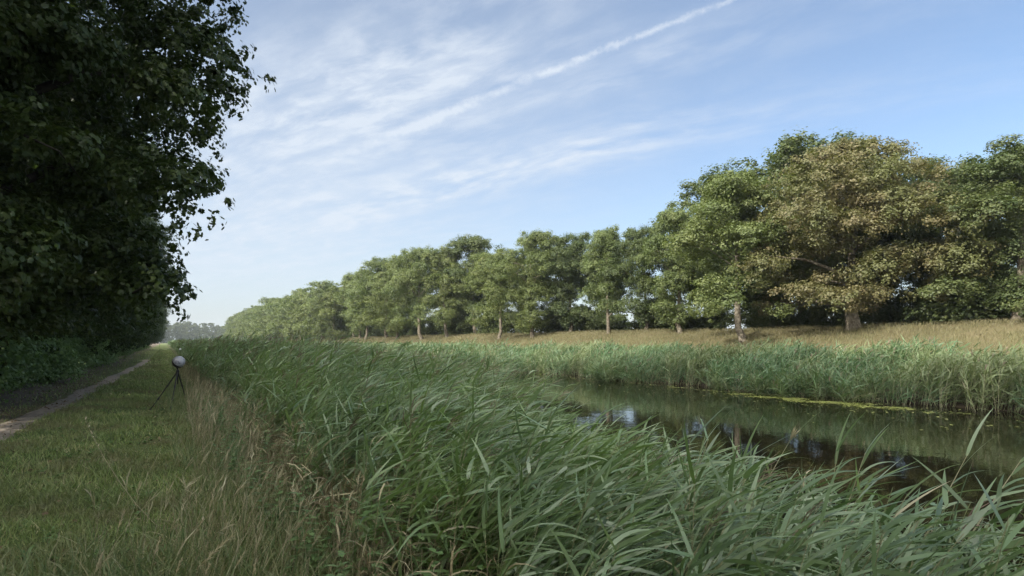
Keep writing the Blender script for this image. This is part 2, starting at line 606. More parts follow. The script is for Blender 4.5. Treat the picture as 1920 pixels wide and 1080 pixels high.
# ------------------------------------------------------------------ trees
def make_crown(acc, H, R_, z0, nclump, nleaf, lsize, r_, prof, detail=False, flat=0.6, cr=(0.9, 1.6), up=0.55, core=0.25, jag=0.0, shoots=0, spray=7, sig=0.20, lobes=0.16):
    """returns clump centres; prof(t) gives the relative radius at relative height t"""
    C, RR = [], []
    while len(C) < nclump:
        t = r_.random() ** 0.85
        a = r_.random() * 2 * math.pi
        q = (0.30 + 0.70 * r_.random() ** 0.5) if r_.random() > core else 0.4 * r_.random()
        rad = R_ * prof(t) * q * (1 + lobes * math.sin(3 * a + H) + jag * r_.normal())
        cr_ = r_.uniform(*cr) * (0.75 + 0.35 * prof(t))
        z = z0 + (H - z0) * t
        zc = min(z, H - cr_ * flat * 0.8)
        C.append((max(rad - cr_ * 0.5, 0) * math.cos(a), max(rad - cr_ * 0.5, 0) * math.sin(a), zc))
        RR.append(cr_)
    for _ in range(shoots):          # small leading shoots that break the outline
        t = 0.55 + 0.45 * r_.random()
        a = r_.random() * 2 * math.pi
        rad = R_ * prof(t) * r_.uniform(0.65, 0.94)
        C.append((rad * math.cos(a), rad * math.sin(a), z0 + (H - z0) * t + r_.uniform(-0.3, 0.1)))
        RR.append(r_.uniform(0.3, 0.55))
    C, RR = np.array(C), np.array(RR)
    ns = nleaf // spray
    nleaf = ns * spray
    k = r_.choice(len(C), ns, p=RR ** 2 / np.sum(RR ** 2))
    d = nrm(r_.normal(0, 1, (ns, 3)))
    d[:, 2] = np.where((d[:, 2] < -0.2) & (r_.random(ns) < 0.6), -d[:, 2], d[:, 2])
    rad = RR[k] * np.clip(0.45 + 0.55 * r_.random(ns) ** 0.4 + 0.08 * r_.normal(0, 1, ns), 0.1, 1.3)
    lob = 1 + 0.22 * np.sin(d[:, 0] * 7 + k * 2.3) * np.sin(d[:, 1] * 7 - k * 1.7) + 0.12 * np.sin(d[:, 2] * 11 + k)
    P0 = C[k] + d * (rad * lob)[:, None] * np.array([1, 1, flat])
    j_ = np.repeat(np.arange(ns), spray)          # each twig end carries a spray of leaves
    off = nrm(r_.normal(0, 1, (nleaf, 3))) * (sig * 1.6 * r_.random(nleaf) ** 0.45)[:, None] * (1 + 0.35 * r_.normal(0, 1, ns))[j_][:, None]
    P = P0[j_] + off * np.array([1, 1, 0.75])
    Nn = d[j_] * 0.6 + nrm(off) * 0.6 + np.array([0, 0, up]) + r_.normal(0, 0.36, (nleaf, 3))
    tone = np.clip(r_.normal(0.5, 0.16, nleaf) + r_.normal(0, 0.13, len(C))[k][j_] + r_.normal(0, 0.14, ns)[j_], 0, 1)
    leaves(acc, P, Nn, lsize * r_.uniform(0.7, 1.25, nleaf), tone, detail=detail)
    return C, RR


def make_trunk(acc, C, H, r0, fork, r_, nlimb=12, sides=9, twigs=0):
    lean = r_.normal(0, 0.02, 2)
    zs = np.array([-0.4, 0.0, 0.35, 1.0, fork, fork + 0.30 * (H - fork), fork + 0.6 * (H - fork), fork + 0.85 * (H - fork)])
    wig = np.cumsum(r_.normal(0, 0.05, (len(zs), 2)), 0)
    wig[:3] = 0
    pts = np.stack([lean[0] * zs + wig[:, 0], lean[1] * zs + wig[:, 1], zs], 1)
    rad = r0 * np.array([1.5, 1.28, 1.08, 0.95, 0.82, 0.5, 0.28, 0.08])
    tube(acc, pts, rad, sides, 0.5)
    idx = r_.permutation(len(C))[:nlimb]
    for i in idx:
        c = C[i]
        hz_ = max(fork * 0.75, min(c[2] - 0.5 * math.hypot(c[0], c[1]) * r_.uniform(0.5, 1.1), fork + 0.7 * (H - fork)))
        b = np.array([np.interp(hz_, zs, pts[:, 0]), np.interp(hz_, zs, pts[:, 1]), hz_])
        rb = np.interp(hz_, zs, rad) * r_.uniform(0.38, 0.6)
        mid = b * 0.5 + c * 0.5 + np.array([0, 0, 0.12 * np.linalg.norm(c - b)]) + r_.normal(0, 0.15, 3)
        q1 = b * 0.75 + mid * 0.25 + r_.normal(0, 0.06, 3)
        tube(acc, [b, q1, mid, mid * 0.4 + c * 0.6, c], rb * np.array([1, 0.8, 0.58, 0.36, 0.1]), 6, 0.5)
    for i in range(twigs):
        c = C[r_.integers(len(C))]
        d = nrm(r_.normal(0, 1, 3) + np.array([0, 0, -0.2]))
        L = r_.uniform(0.3, 0.8)
        tube(acc, [c - d * 0.3, c + d * L * 0.5 + r_.normal(0, 0.1, 3), c + d * L + np.array([0, 0, -0.25])], [0.022, 0.014, 0.004], 4, 0.5)


dome = lambda t: (math.sin(math.pi * min(max(0.16 + 0.80 * t, 0), 1))) ** 0.62
broad = lambda t: (max(1 - t ** 2.3, 0.02)) ** 0.6 * (0.82 + 0.18 * min(t * 5, 1))
tall = lambda t: (math.sin(math.pi * min(0.2 + 0.74 * t, 1))) ** 0.5 * (1.0 - 0.2 * t)


lush = lambda t: (math.sin(math.pi * min(0.26 + 0.70 * t, 1))) ** 0.45


def make_tree(name, seed, H, R_, z0, nclump, nleaf, lsize, lm, bm, prof, r0, fork, detail=False, nlimb=12, twigs=0, **kw):
    r_ = np.random.default_rng(seed)
    root = empty(name)
    a = Acc()
    C, _ = make_crown(a, H, R_, z0, nclump, nleaf, lsize, r_, prof, detail, **kw)
    b = Acc()
    make_trunk(b, C, H, r0, fork, r_, nlimb, twigs=twigs)
    b.obj('trunk', bm, root, smooth=True)
    a.obj('crown', lm, root)
    return root


NEARP = []      # prototypes for the far bank's nearer trees
for i, (H, Rr, z0, prof, mt) in enumerate([(12.0, 5.2, 1.3, lush, M_OAK), (12.0, 4.4, 2.3, tall, M_OAK), (12.0, 5.8, 0.7, lush, M_OAKD),
                                           (12.0, 5.0, 1.0, lush, M_OAK), (12.0, 4.5, 1.2, lush, M_OAKD)]):
    NEARP.append([make_tree('oak_tree', 100 + i, H, Rr, z0, 46, 80000, 0.158, mt, M_BARK, prof, 0.24, 2.4, jag=0.15, cr=(0.8, 1.5), flat=0.68, shoots=46, spray=44, sig=0.27), True])
FARP = []
for i, (Rr, z0, prof) in enumerate([(5.1, 1.7, lush), (4.5, 2.5, tall), (5.4, 1.1, lush)]):
    FARP.append([make_tree('oak_tree', 140 + i, 12.0, Rr, z0, 56, 21000, 0.28, M_OAK, M_BARK, prof, 0.24, 2.4, nlimb=6, jag=0.13, cr=(0.7, 1.75), shoots=20, spray=20, sig=0.30), True])
BRZ = make_tree('oak_tree', 171, 12.4, 7.6, 1.6, 100, 130000, 0.168, M_BRZ, M_BARK, broad, 0.42, 1.9, flat=0.45, cr=(1.0, 1.9), nlimb=22, jag=0.10, core=0.15, shoots=46, spray=48, sig=0.29)


def use(slot, loc, rz, sc):
    if slot[1]:
        slot[1] = False
        o = slot[0]
        o.location, o.rotation_euler = loc, (0, 0, rz)
        o.scale = (sc,) * 3 if not isinstance(sc, (tuple, list)) else sc
        return o
    return copy_tree(slot[0], loc, rz, sc)


def bank(px, X):
    """point on the far bank at lateral distance X in the direction of photo column px"""
    ph = TH + math.atan((px - 960) / F)
    return X, X / math.tan(ph)


def top_h(px, y_top, X, Y, z):
    yc = X * ST + Y * CT
    return EYE + (640 - y_top) / F * yc - z


FRONT = 'oaks in the front row on the far bank dike'
BACK = 'trees standing behind the front row on the far bank dike'
rt = random.Random(5)
x, y = bank(1600, 36.2)
z = float(gz(x, y)) - 0.05
BRZ.location = (x, y, z)
BRZ.rotation_euler = (0, 0, 0.6)
k = top_h(1620, 268, x, y, z) / 12.4
BRZ.scale = (k, k, k)
tag(BRZ, 'broad oak with bronze brown foliage, the only browned tree on the far bank', 'tree', FRONT)
#       px   X    top  proto width label
TREES = [
    (1905, 38.5, 286, 2, 1.25, 'dark green oak at the right edge of the picture, right of the bronze oak', FRONT),
    (1392, 33.2, 345, 0, 1.10, 'green oak with the leaning low trunk directly left of the bronze oak', FRONT),
    (1275, 36.0, 402, 3, 1.00, 'oak with a hanging crown between the leaning oak and the sky gap', FRONT),
    (1212, 37.5, 432, 2, 0.95, 'dark round oak just right of the bright sky gap under the crowns', FRONT),
    (1141, 36.3, 434, 1, 0.88, 'narrow oak with a pale bare lower trunk just left of the sky gap', FRONT),
    (1070, 38.0, 446, 2, 0.95, 'dark forked oak with sky showing through its middle, behind the narrow oak', FRONT),
    (998, 34.5, 442, 3, 1.00, 'oak with a grey trunk at the right end of the bright yellow green clump', FRONT),
    (936, 33.8, 470, 0, 0.95, 'bright yellow green oak with foliage hanging nearly to the dike grass', FRONT),
    (892, 39.5, 448, 4, 1.05, 'dark rounded treetop rising behind the bright yellow green oak', BACK),
    (838, 36.0, 470, 1, 1.0, 'oak over a dark thicket left of the bright yellow green oak', FRONT),
    (790, 34.0, 470, 0, 1.0, 'oak with a low drooping side crown right of the pale forked trunk', FRONT),
    (745, 34.0, 492, 3, 1.0, 'oak on a tall pale trunk forked low beside a leaning stem', FRONT),
    (1500, 43.5, 274, 4, 1.35, 'tall dark green tree whose top shows left above the bronze oak', BACK),
    (1340, 44.0, 338, 4, 1.2, 'dark green tree whose top shows behind the leaning oak', BACK),
    (1745, 44.0, 322, 2, 1.1, 'dark green tree filling the gap right behind the bronze oak', BACK),
    (1655, 42.5, 395, 2, 1.15, 'deep green tree directly behind the trunk of the bronze oak', BACK),
    (1548, 42.0, 420, 4, 1.25, 'dark tree seen below the left boughs of the bronze oak', BACK),
    (1452, 43.0, 400, 4, 1.2, 'dark tree in the gap between the leaning oak and the bronze oak', BACK),
    (1830, 45.0, 318, 4, 1.1, 'deep green tree between the bronze oak and the right edge oak', BACK),
]
for px, X, yt, pi_, wd, lab, grp in TREES:
    x, y = bank(px, X)
    z = float(gz(x, y)) - 0.05
    k = top_h(px, yt, x, y, z) / 11.9
    tag(use(NEARP[pi_], (x, y, z), rt.uniform(0, 6.28), (k * wd, k * wd, k)), lab, 'tree', grp)

# the long row running away to the bend, front row then back row
yy = 107.0
n_ = 0
while yy < 372:
    X = 34.5 + rt.uniform(-1.6, 1.6)
    z = float(gz(X, yy)) - 0.05
    k = rt.uniform(13.2, 15.6) / 12
    z -= rt.choice([0.0, 0.3, 0.9, 1.4])
    slot = (NEARP[[0, 1, 3, 0, 2][n_ % 5]] if yy < 150 else FARP[n_ % 3])
    wd = rt.uniform(0.92, 1.12)
    tag(use(slot, (X, yy, z), rt.uniform(0, 6.28), (k * wd, k * wd, k)),
        'green oak in the long front row receding left along the far bank', 'tree', 'receding front row of oaks on the far bank')
    yy += rt.uniform(6.6, 9.0)
    n_ += 1
yy = 50.0
while yy < 372:
    X = 42.5 + rt.uniform(-1.5, 1.5)
    z = float(gz(X, yy)) - 0.05
    k = rt.uniform(11.0, 13.6) / 12 * (0.85 if yy < 90 else 1.0)
    tag(use(NEARP[2] if yy < 120 else FARP[n_ % 3], (X, yy, z), rt.uniform(0, 6.28), (k * 1.05, k * 1.05, k)),
        'darker oak half hidden behind the receding front row on the far bank', 'tree', 'half hidden back row of oaks on the far bank')
    yy += rt.uniform(7.5, 10.0)
    n_ += 1

# thicket shrubs between the far trunks
SHP = []
for i in range(3):
    r_ = np.random.default_rng(200 + i)
    root = empty('shrub')
    a = Acc()
    C, _ = make_crown(a, 3.0, 2.2, 0.2, 22, 9000, 0.22, r_, broad, cr=(0.6, 1.0), flat=0.8)
    b = Acc()
    for c in C[:9]:
        tube(b, [np.array([0.1 * c[0], 0.1 * c[1], -0.2]), np.array([0.5 * c[0], 0.5 * c[1], c[2] * 0.6]), c], [0.05, 0.03, 0.01], 5)
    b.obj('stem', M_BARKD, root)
    a.obj('foliage', M_OAKD, root)
    SHP.append([root, True])
for px, X, h in [(1770, 41, 3.4), (1850, 40, 3.6), (1900, 41, 3.2), (1820, 42, 2.8), (1700, 43, 2.0), (1470, 42, 2.3), (1240, 42, 3.8), (1215, 40.5, 3.0), (1090, 41, 3.4),
                 (1040, 41, 3.6), (1060, 43, 3.2), (960, 42, 3.8), (930, 42, 4.0), (880, 42, 3.6), (850, 41, 4.0), (815, 41, 3.8), (1310, 42, 1.9), (1160, 42, 2.4),
                 (1335, 41, 2.2), (1420, 42, 2.0), (1445, 40.5, 1.6), (1530, 41, 2.0), (1590, 42, 1.8), (1650, 41, 1.7), (1120, 42, 3.0),
                 (780, 41, 3.6), (755, 41, 3.8), (720, 40, 3.8), (700, 40, 3.6), (680, 40, 3.4)]:
    x, y = bank(px, X)
    k = h / 3.0
    tag(use(SHP[n_ % 3], (x, y, float(gz(x, y)) - 0.05), rt.uniform(0, 6.28), (k * 1.15, k * 1.15, k)),
        'dark leafy shrub filling the space between trunks on the far dike', 'shrub', 'thicket shrubs on the far dike')
    n_ += 1

yy = 100.0
while yy < 365:
    X = 39.0 + rt.uniform(-3.2, 2.0)
    k = rt.uniform(0.7, 1.4)
    tag(use(SHP[n_ % 3], (X, yy, float(gz(X, yy)) - 0.05), rt.uniform(0, 6.28), (k * 1.3, k * 1.3, k)),
        'dark shrub in the undergrowth along the receding far bank row', 'shrub', 'undergrowth shrubs along the receding row')
    yy += rt.uniform(4.0, 6.5)
    n_ += 1

# overhanging oaks on the near side
LP = []
for i, (Rr, z0, nl) in enumerate([(6.85, 1.6, 320000), (6.1, 1.2, 190000), (6.3, 1.4, 190000)]):
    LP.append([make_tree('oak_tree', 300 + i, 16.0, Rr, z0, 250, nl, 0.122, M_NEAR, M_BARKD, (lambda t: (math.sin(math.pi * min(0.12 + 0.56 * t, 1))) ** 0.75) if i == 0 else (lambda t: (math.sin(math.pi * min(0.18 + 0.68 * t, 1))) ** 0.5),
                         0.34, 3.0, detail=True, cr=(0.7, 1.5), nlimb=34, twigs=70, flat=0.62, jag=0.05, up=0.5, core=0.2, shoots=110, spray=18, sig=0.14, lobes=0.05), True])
NEARLAB = {16.5: 'nearest overhanging oak, its dark leafy edge against the sky at top left',
           26.0: 'dark overhanging oak whose leafy spur hangs out below the nearest oak',
           35.0: 'dark overhanging oak just beyond the spurred one, low skirts over brambles'}
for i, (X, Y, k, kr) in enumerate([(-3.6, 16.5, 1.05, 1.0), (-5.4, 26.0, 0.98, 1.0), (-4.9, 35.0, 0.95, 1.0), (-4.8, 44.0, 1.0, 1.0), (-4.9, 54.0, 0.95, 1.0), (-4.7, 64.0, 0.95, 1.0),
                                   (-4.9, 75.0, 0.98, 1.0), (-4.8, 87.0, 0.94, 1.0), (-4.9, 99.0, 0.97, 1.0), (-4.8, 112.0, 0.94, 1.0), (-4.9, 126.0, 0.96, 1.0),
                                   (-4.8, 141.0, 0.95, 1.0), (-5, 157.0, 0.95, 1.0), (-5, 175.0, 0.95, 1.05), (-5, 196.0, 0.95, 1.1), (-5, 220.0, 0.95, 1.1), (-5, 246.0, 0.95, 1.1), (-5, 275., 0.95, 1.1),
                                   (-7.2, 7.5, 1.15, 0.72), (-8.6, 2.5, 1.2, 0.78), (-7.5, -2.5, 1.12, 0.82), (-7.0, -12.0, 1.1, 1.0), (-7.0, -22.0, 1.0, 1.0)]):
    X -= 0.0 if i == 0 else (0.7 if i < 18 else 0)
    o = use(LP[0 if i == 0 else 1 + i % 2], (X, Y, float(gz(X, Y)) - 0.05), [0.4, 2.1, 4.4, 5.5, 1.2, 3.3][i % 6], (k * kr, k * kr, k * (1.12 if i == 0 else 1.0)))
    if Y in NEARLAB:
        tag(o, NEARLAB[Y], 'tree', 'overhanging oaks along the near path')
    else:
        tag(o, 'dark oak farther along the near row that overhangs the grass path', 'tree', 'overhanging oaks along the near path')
for i, (X, Y) in enumerate([(-13, 20), (-13.5, 31), (-13, 42), (-13.5, 54), (-13, 66), (-13, 80), (-13.5, 96), (-13, 8), (-13.5, -4), (-13, -16), (-13, 115), (-13, 140), (-13, 170)]):
    o = use(LP[1 + i % 2], (X, Y, float(gz(X, Y)) - 0.05), i * 1.3, 0.95)
    tag(o, 'oak in the dark wood behind the overhanging row on the near side', 'tree', 'oaks in the dark wood behind the path')

# brambles and bushes below them
BP = []
for i in range(4):
    r_ = np.random.default_rng(400 + i)
    root = empty('bramble_bush')
    a = Acc()
    C, _ = make_crown(a, 1.75, 1.6, 0.1, 34, 15000, 0.11, r_, broad, cr=(0.35, 0.7), flat=0.75, detail=True, jag=0.15)
    b = Acc()
    for c in C[:14]:
        tube(b, [np.array([0.15 * c[0], 0.15 * c[1], -0.15]), np.array([0.5 * c[0], 0.5 * c[1], c[2] * 0.9 + 0.1]), c, c * np.array([1.3, 1.3, 0.85])], [0.02, 0.015, 0.01, 0.003], 4)
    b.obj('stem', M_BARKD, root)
    a.obj('foliage', M_BUSH, root)
    BP.append([root, True])
yy = 20.0
while yy < 150:
    for X in (-4.75, -6.9):
        x = X + rt.uniform(-0.5, 0.5)
        k = rt.uniform(0.8, 1.15) * (1.35 if X < -7 else 0.95)
        tag(use(BP[n_ % 4], (x, yy + rt.uniform(-0.6, 0.6), float(gz(x, yy))), rt.uniform(0, 6.28), (k * 1.1, k * 1.1, k)),
            'green bramble bush under the dark overhanging oaks beside the path', 'bush', 'bramble bushes under the overhanging oaks')
        n_ += 1
    yy += 2.4 if yy < 60 else 4.5

# the distant wood where the canal bends: one mass
a = Acc()
r_ = np.random.default_rng(500)
for i in range(90):
    X = -70 + i * 1.8 + r_.normal(0, 1.5)
    Y = 640 + r_.normal(0, 14) - 0.7 * max(0, -X)
    sub = Acc()
    h = r_.uniform(16, 21) * (1.08 if X < 20 else 0.92)
    make_crown(sub, h, r_.uniform(6, 8.5), -1.0, 34, 2600, 1.15, r_, dome, cr=(1.6, 2.6))
    a.add(np.concatenate(sub.v) + np.array([X, Y, 0.2]), np.concatenate(sub.f), np.concatenate(sub.r))
tag(a.obj('distant_wood', M_OAKD), 'far off hazy blue green wood where the canal bends', 'wood', kind='stuff')

# ------------------------------------------------------------------ reeds
WIND = np.array([CT, -ST, 0.0])


M_STEM = leaf_mat('reed_stem', [(.16, .20, .09), (.27, .27, .15), (.40, .36, .24)], rough=0.5, trans=0.1)


def reeds(accs, X, Y, h, nl, seg, L, W, lean, wind, stem_r, sseg=4, plume=0.0, base_t=0.28, tone=0.0, dead=0.1, slump=None):
    """accs = (leaf, stem, plume accumulators)"""
    N = len(X)
    z = np.maximum(gz(X, Y), WATER - 0.15)
    P = np.stack([X, Y, z], 1)
    D = np.stack([rng.normal(0, 0.15, N), rng.normal(0, 0.15, N), np.ones(N)], 1) + WIND * (lean * rng.uniform(0.0, 1.2, N))[:, None]
    if slump is not None:
        D = D + slump[:, None] * np.array([-1.0, 0.0, 0.0]) * rng.uniform(0.0, 1.6, N)[:, None]
    bend = WIND * (lean * rng.uniform(0.3, 1.5, N))[:, None] + rng.normal(0, 0.08, (N, 3))
    rs = np.clip(rng.normal(0.4, 0.2, N), 0, 1)
    along = stems(accs[1], P, D, h, np.full(N, stem_r), sseg, bend, rs)
    idx = np.repeat(np.arange(N), nl)
    k = np.tile(np.arange(nl), N)
    t = base_t + (1 - base_t) * (k + rng.uniform(0.1, 0.9, len(k))) / nl
    p, d = along(idx, t)
    sgn = np.where(k % 2 == 0, 1.0, -1.0)
    az = rng.uniform(0, 2 * math.pi, N)[idx] + np.where(sgn > 0, 0, math.pi) + rng.normal(0, 0.5, len(k))
    out_ = np.stack([np.cos(az), np.sin(az), np.zeros(len(k))], 1)
    out_ = nrm(out_ * (1 - wind) + WIND * wind * 1.0 + rng.normal(0, 0.55, (len(k), 3)))
    out_[:, 2] = 0
    D2 = d * rng.uniform(0.15, 1.4, len(k))[:, None] + out_ * rng.uniform(0.7, 1.1, len(k))[:, None]
    b2 = np.array([0, 0, -1.0]) * rng.uniform(0.05, 1.1, len(k))[:, None] ** 1.6 + WIND * wind * 0.35
    LL = L * rng.uniform(0.6, 1.25, len(k)) * (0.7 + 0.5 * np.sin(np.pi * np.clip(t, 0, 1)))
    r = np.clip(rng.normal(0.42, 0.27, len(k)) + tone + 0.12 * rng.normal(0, 1, N)[idx], 0, 1)
    isdead = (rng.random(len(k)) < dead * np.clip(1.6 - 2 * t, 0.05, 1.6))
    g = ~isdead
    ribbons(accs[0], p[g], D2[g], LL[g], np.full(g.sum(), W) * rng.uniform(0.7, 1.25, g.sum()), seg, b2[g], r[g])
    if isdead.any():
        q = isdead
        ribbons(accs[1], p[q], D2[q], LL[q] * 0.8, np.full(q.sum(), W * 0.6), seg, b2[q] * 1.8, rng.random(q.sum()))
    if plume > 0:
        pi = np.where(rng.random(N) < plume)[0]
        p, d = along(pi, np.ones(len(pi)))
        for j in range(9):
            ribbons(accs[2], p - d * (0.02 * j), d + rng.normal(0, 0.30, (len(pi), 3)) + WIND * 0.4, rng.uniform(0.10, 0.24, len(pi)), np.full(len(pi), max(0.008, W * 0.45)), 2,
                    WIND * 0.8 + np.array([0, 0, -0.6]) + rng.normal(0, 0.2, (len(pi), 3)), rng.random(len(pi)))


def scatter(x0, x1, y0, y1, dens):
    n = int((x1 - x0) * (y1 - y0) * dens)
    return rng.uniform(x0, x1, n), rng.uniform(y0, y1, n)


def near_edge(y):
    return np.interp(y, [-3, 0, 2, 5, 8, 12, 30, 400], [4.7, 4.1, 3.5, 4.7, 5.1, 5.3, 5.5, 5.6])


def near_left(y):
    return np.interp(y, [-3, 3, 6, 16, 40, 400], [1.15, 1.1, 1.12, 1.1, 1.0, 1.0]) + 0.22 * smooth_noise(y, y, 1.1, 4)


def height(y):
    return np.interp(y, [-3, 2, 6, 12, 18, 400], [1.25, 1.32, 1.5, 1.78, 1.95, 2.0])


NL = (Acc(), Acc(), Acc())
for (y0, y1, dens, nl, seg, L, W, sr, pl) in [(-3, 9, 74, 15, 6, 0.40, 0.0200, 0.0042, 0.04), (9, 22, 46, 12, 4, 0.42, 0.024, 0.006, 0.10),
                                              (22, 50, 22, 9, 3, 0.46, 0.040, 0.009, 0.30), (50, 120, 9, 7, 3, 0.60, 0.06, 0.012, 0.5), (120, 360, 2.6, 6, 2, 0.9, 0.14, 0.02, 0.5)]:
    X, Y = scatter(0.7, 6.0, y0, y1, dens)
    ok = (X > near_left(Y)) & (X < near_edge(Y) + 0.35 * smooth_noise(X, Y, 0.8, 3)) & (np.hypot(X, Y) > 2.55)
    gap = smooth_noise(X, Y, 0.75, 8)
    ok &= (gap > -0.48) | (rng.random(len(X)) < 0.2)
    X, Y = X[ok], Y[ok]
    edge = np.clip((X - near_left(Y)) / 0.7, 0, 1)
    h = (height(Y) + 0.14 * smooth_noise(X, Y, 1.6, 6)) * rng.uniform(0.80, 1.10, len(X)) * (0.72 + 0.28 * edge) + np.clip(-0.2 - gz(X, Y), 0, 0.6)
    h *= np.where(Y < 9, np.interp(X, [1.8, 3.0, 4.6], [1.0, 0.84, 0.64]), 1.0)
    reeds(NL, X, Y, h, nl, seg, L, W, 0.46, 0.52, sr, plume=pl, base_t=0.32, dead=0.20)
tag(NL[0].obj('reed_leaves', M_REED), 'dense blue green reed leaves bent by wind on the near bank', 'reeds', kind='stuff')
tag(NL[1].obj('reed_stalks', M_STEM), 'thin tan reed stalks and withered leaves within the near reed bed', 'reeds', kind='stuff')
tag(NL[2].obj('reed_plumes', M_PAN), 'brown purple reed plumes over the near reed bed', 'reeds', kind='stuff')

FL = (Acc(), Acc(), Acc())
for (y0, y1, dens, nl, seg, L, W, sr) in [(2, 40, 36, 10, 4, 0.55, 0.040, 0.006), (40, 90, 11, 7, 3, 0.65, 0.07, 0.012), (90, 370, 2.6, 6, 2, 0.9, 0.15, 0.02)]:
    X, Y = scatter(22.3, 29.0, y0, y1, dens)
    lim = 23.35 + 1.5 * np.clip(smooth_noise(X, Y, 2.4, 11), -0.6, 0.6) + 0.55 * smooth_noise(Y, Y, 0.55, 12)
    lim2 = 28.2 + 0.7 * smooth_noise(X, Y, 2.6, 13)
    ok = (X > lim) & (X < lim2)
    ok &= (smooth_noise(X, Y, 0.9, 14) > -0.28) | (rng.random(len(X)) < 0.12)
    X, Y = X[ok], Y[ok]
    front = np.clip((X - 22.9) / 1.5, 0, 1)
    h = (1.78 + 0.40 * smooth_noise(X, Y, 1.5, 15)) * rng.uniform(0.78, 1.1, len(X)) * (0.62 + 0.38 * front) * np.interp(X, [26, 28.8], [1, 0.72])
    reeds(FL, X, Y, h, nl, seg, L, W, 0.20, 0.30, sr, plume=0.06, base_t=0.10, tone=0.0, dead=0.05, slump=np.clip(1 - front, 0, 1) * 0.9)
tag(FL[0].obj('reed_leaves', M_REEDF), 'pale green reed leaves massed along the far bank waterline', 'reeds', kind='stuff')
tag(FL[1].obj('reed_stalks', M_STEM), 'tan reed stalks among the far bank reeds', 'reeds', kind='stuff')
tag(FL[2].obj('reed_plumes', M_PAN), 'brown reed plumes over the far bank reeds', 'reeds', kind='stuff')

# ------------------------------------------------------------------ grasses
def blades(acc, X, Y, h, W, seg, lean, r, wind=0.15, mi=0):
    N = len(X)
    P = np.stack([X, Y, gz(X, Y) - 0.01], 1)
    D = np.stack([rng.normal(0, lean, N), rng.normal(0, lean, N), np.ones(N)], 1)
    bend = np.stack([rng.normal(0, 0.7, N), rng.normal(0, 0.7, N), -rng.uniform(0, 0.9, N)], 1) + WIND * wind
    ribbons(acc, P, D, h, W, seg, bend, r)


ta = Acc()
for (y0, y1, dens, h0, W) in [(2.2, 9, 1500, 0.10, 0.0105), (9, 20, 620, 0.10, 0.015), (20, 45, 200, 0.11, 0.028), (45, 130, 30, 0.12, 0.06)]:
    X, Y = scatter(-4.6, 1.3, y0, y1, dens)
    dp = np.abs(X - pathx(Y))
    ok = (dp > 0.16 + 0.32 * rng.random(len(X)) * (Y < 60)) & ((X > pathx(Y)) | (rng.random(len(X)) < 0.16)) & (X / np.maximum(Y, .1) > -0.8)
    ok &= (smooth_noise(X, Y, 0.9, 21) > -0.5) | (rng.random(len(X)) < 0.6)
    X, Y = X[ok], Y[ok]
    tuft = np.clip(1 + 0.45 * smooth_noise(X, Y, 0.30, 22) + 0.4 * smooth_noise(X, Y, 1.1, 24), 0.3, 1.9)
    blades(ta, X, Y, h0 * tuft * rng.uniform(0.5, 1.5, len(X)), np.full(len(X), W), 2, 0.45, np.clip(rng.normal(0.42, 0.25, len(X)) + 0.22 * smooth_noise(X, Y, 0.5, 28), 0, 1))
tag(ta.obj('verge_grass', M_GRASS), 'short green grass of the path verge', 'grass', kind='stuff')

# longer grey green grass along the bottom and beside the reeds
la = Acc()
for (x0, x1, y0, y1, dens) in [(-2.2, 1.4, 2.0, 5.2, 900), (0.1, 1.5, 5.2, 12, 420), (0.05, 1.3, 12, 24, 170), (0.3, 1.2, 24, 60, 35)]:
    X, Y = scatter(x0, x1, y0, y1, dens)
    dl = np.interp(X, [-2.2, -0.6, 0.4], [0.0, 0.5, 1.0]) if y0 < 5 else np.ones(len(X))
    ok = rng.random(len(X)) < (0.25 + 0.75 * dl) * np.clip(0.75 + 0.6 * smooth_noise(X, Y, 0.5, 23), 0.15, 1)
    X, Y = X[ok], Y[ok]
    far = np.clip(Y / 12, 1, 3)
    blades(la, X, Y, rng.uniform(0.18, 0.48, len(X)) * np.interp(X, [-2, 0.6], [0.55, 1.0]), 0.0085 * far, 4, 0.32, np.clip(rng.normal(0.4, 0.28, len(X)), 0, 1), 0.3)
X, Y = scatter(-2.3, 0.4, 2.1, 5.6, 520)
ok = rng.random(len(X)) < np.clip(0.6 + 0.8 * smooth_noise(X, Y, 0.6, 27), 0.05, 1) * np.interp(Y, [3.5, 5.6], [1, 0.15])
X, Y = X[ok], Y[ok]
blades(la, X, Y, rng.uniform(0.15, 0.38, len(X)), np.full(len(X), 0.010), 4, 0.8, np.clip(rng.normal(0.55, 0.3, len(X)), 0, 1), 0.3)
tb_ = at(333, 768, 0.0)
X, Y = tb_[0] + rng.normal(0.28, 0.28, 420), tb_[1] + rng.normal(-0.15, 0.45, 420)
blades(la, X, Y, rng.uniform(0.2, 0.5, 420), np.full(420, 0.014), 4, 0.3, np.clip(rng.normal(0.4, 0.28, 420), 0, 1), 0.3)
tag(la.obj('long_grass', M_LONG), 'long grey green grass in front of the reeds', 'grass', kind='stuff')

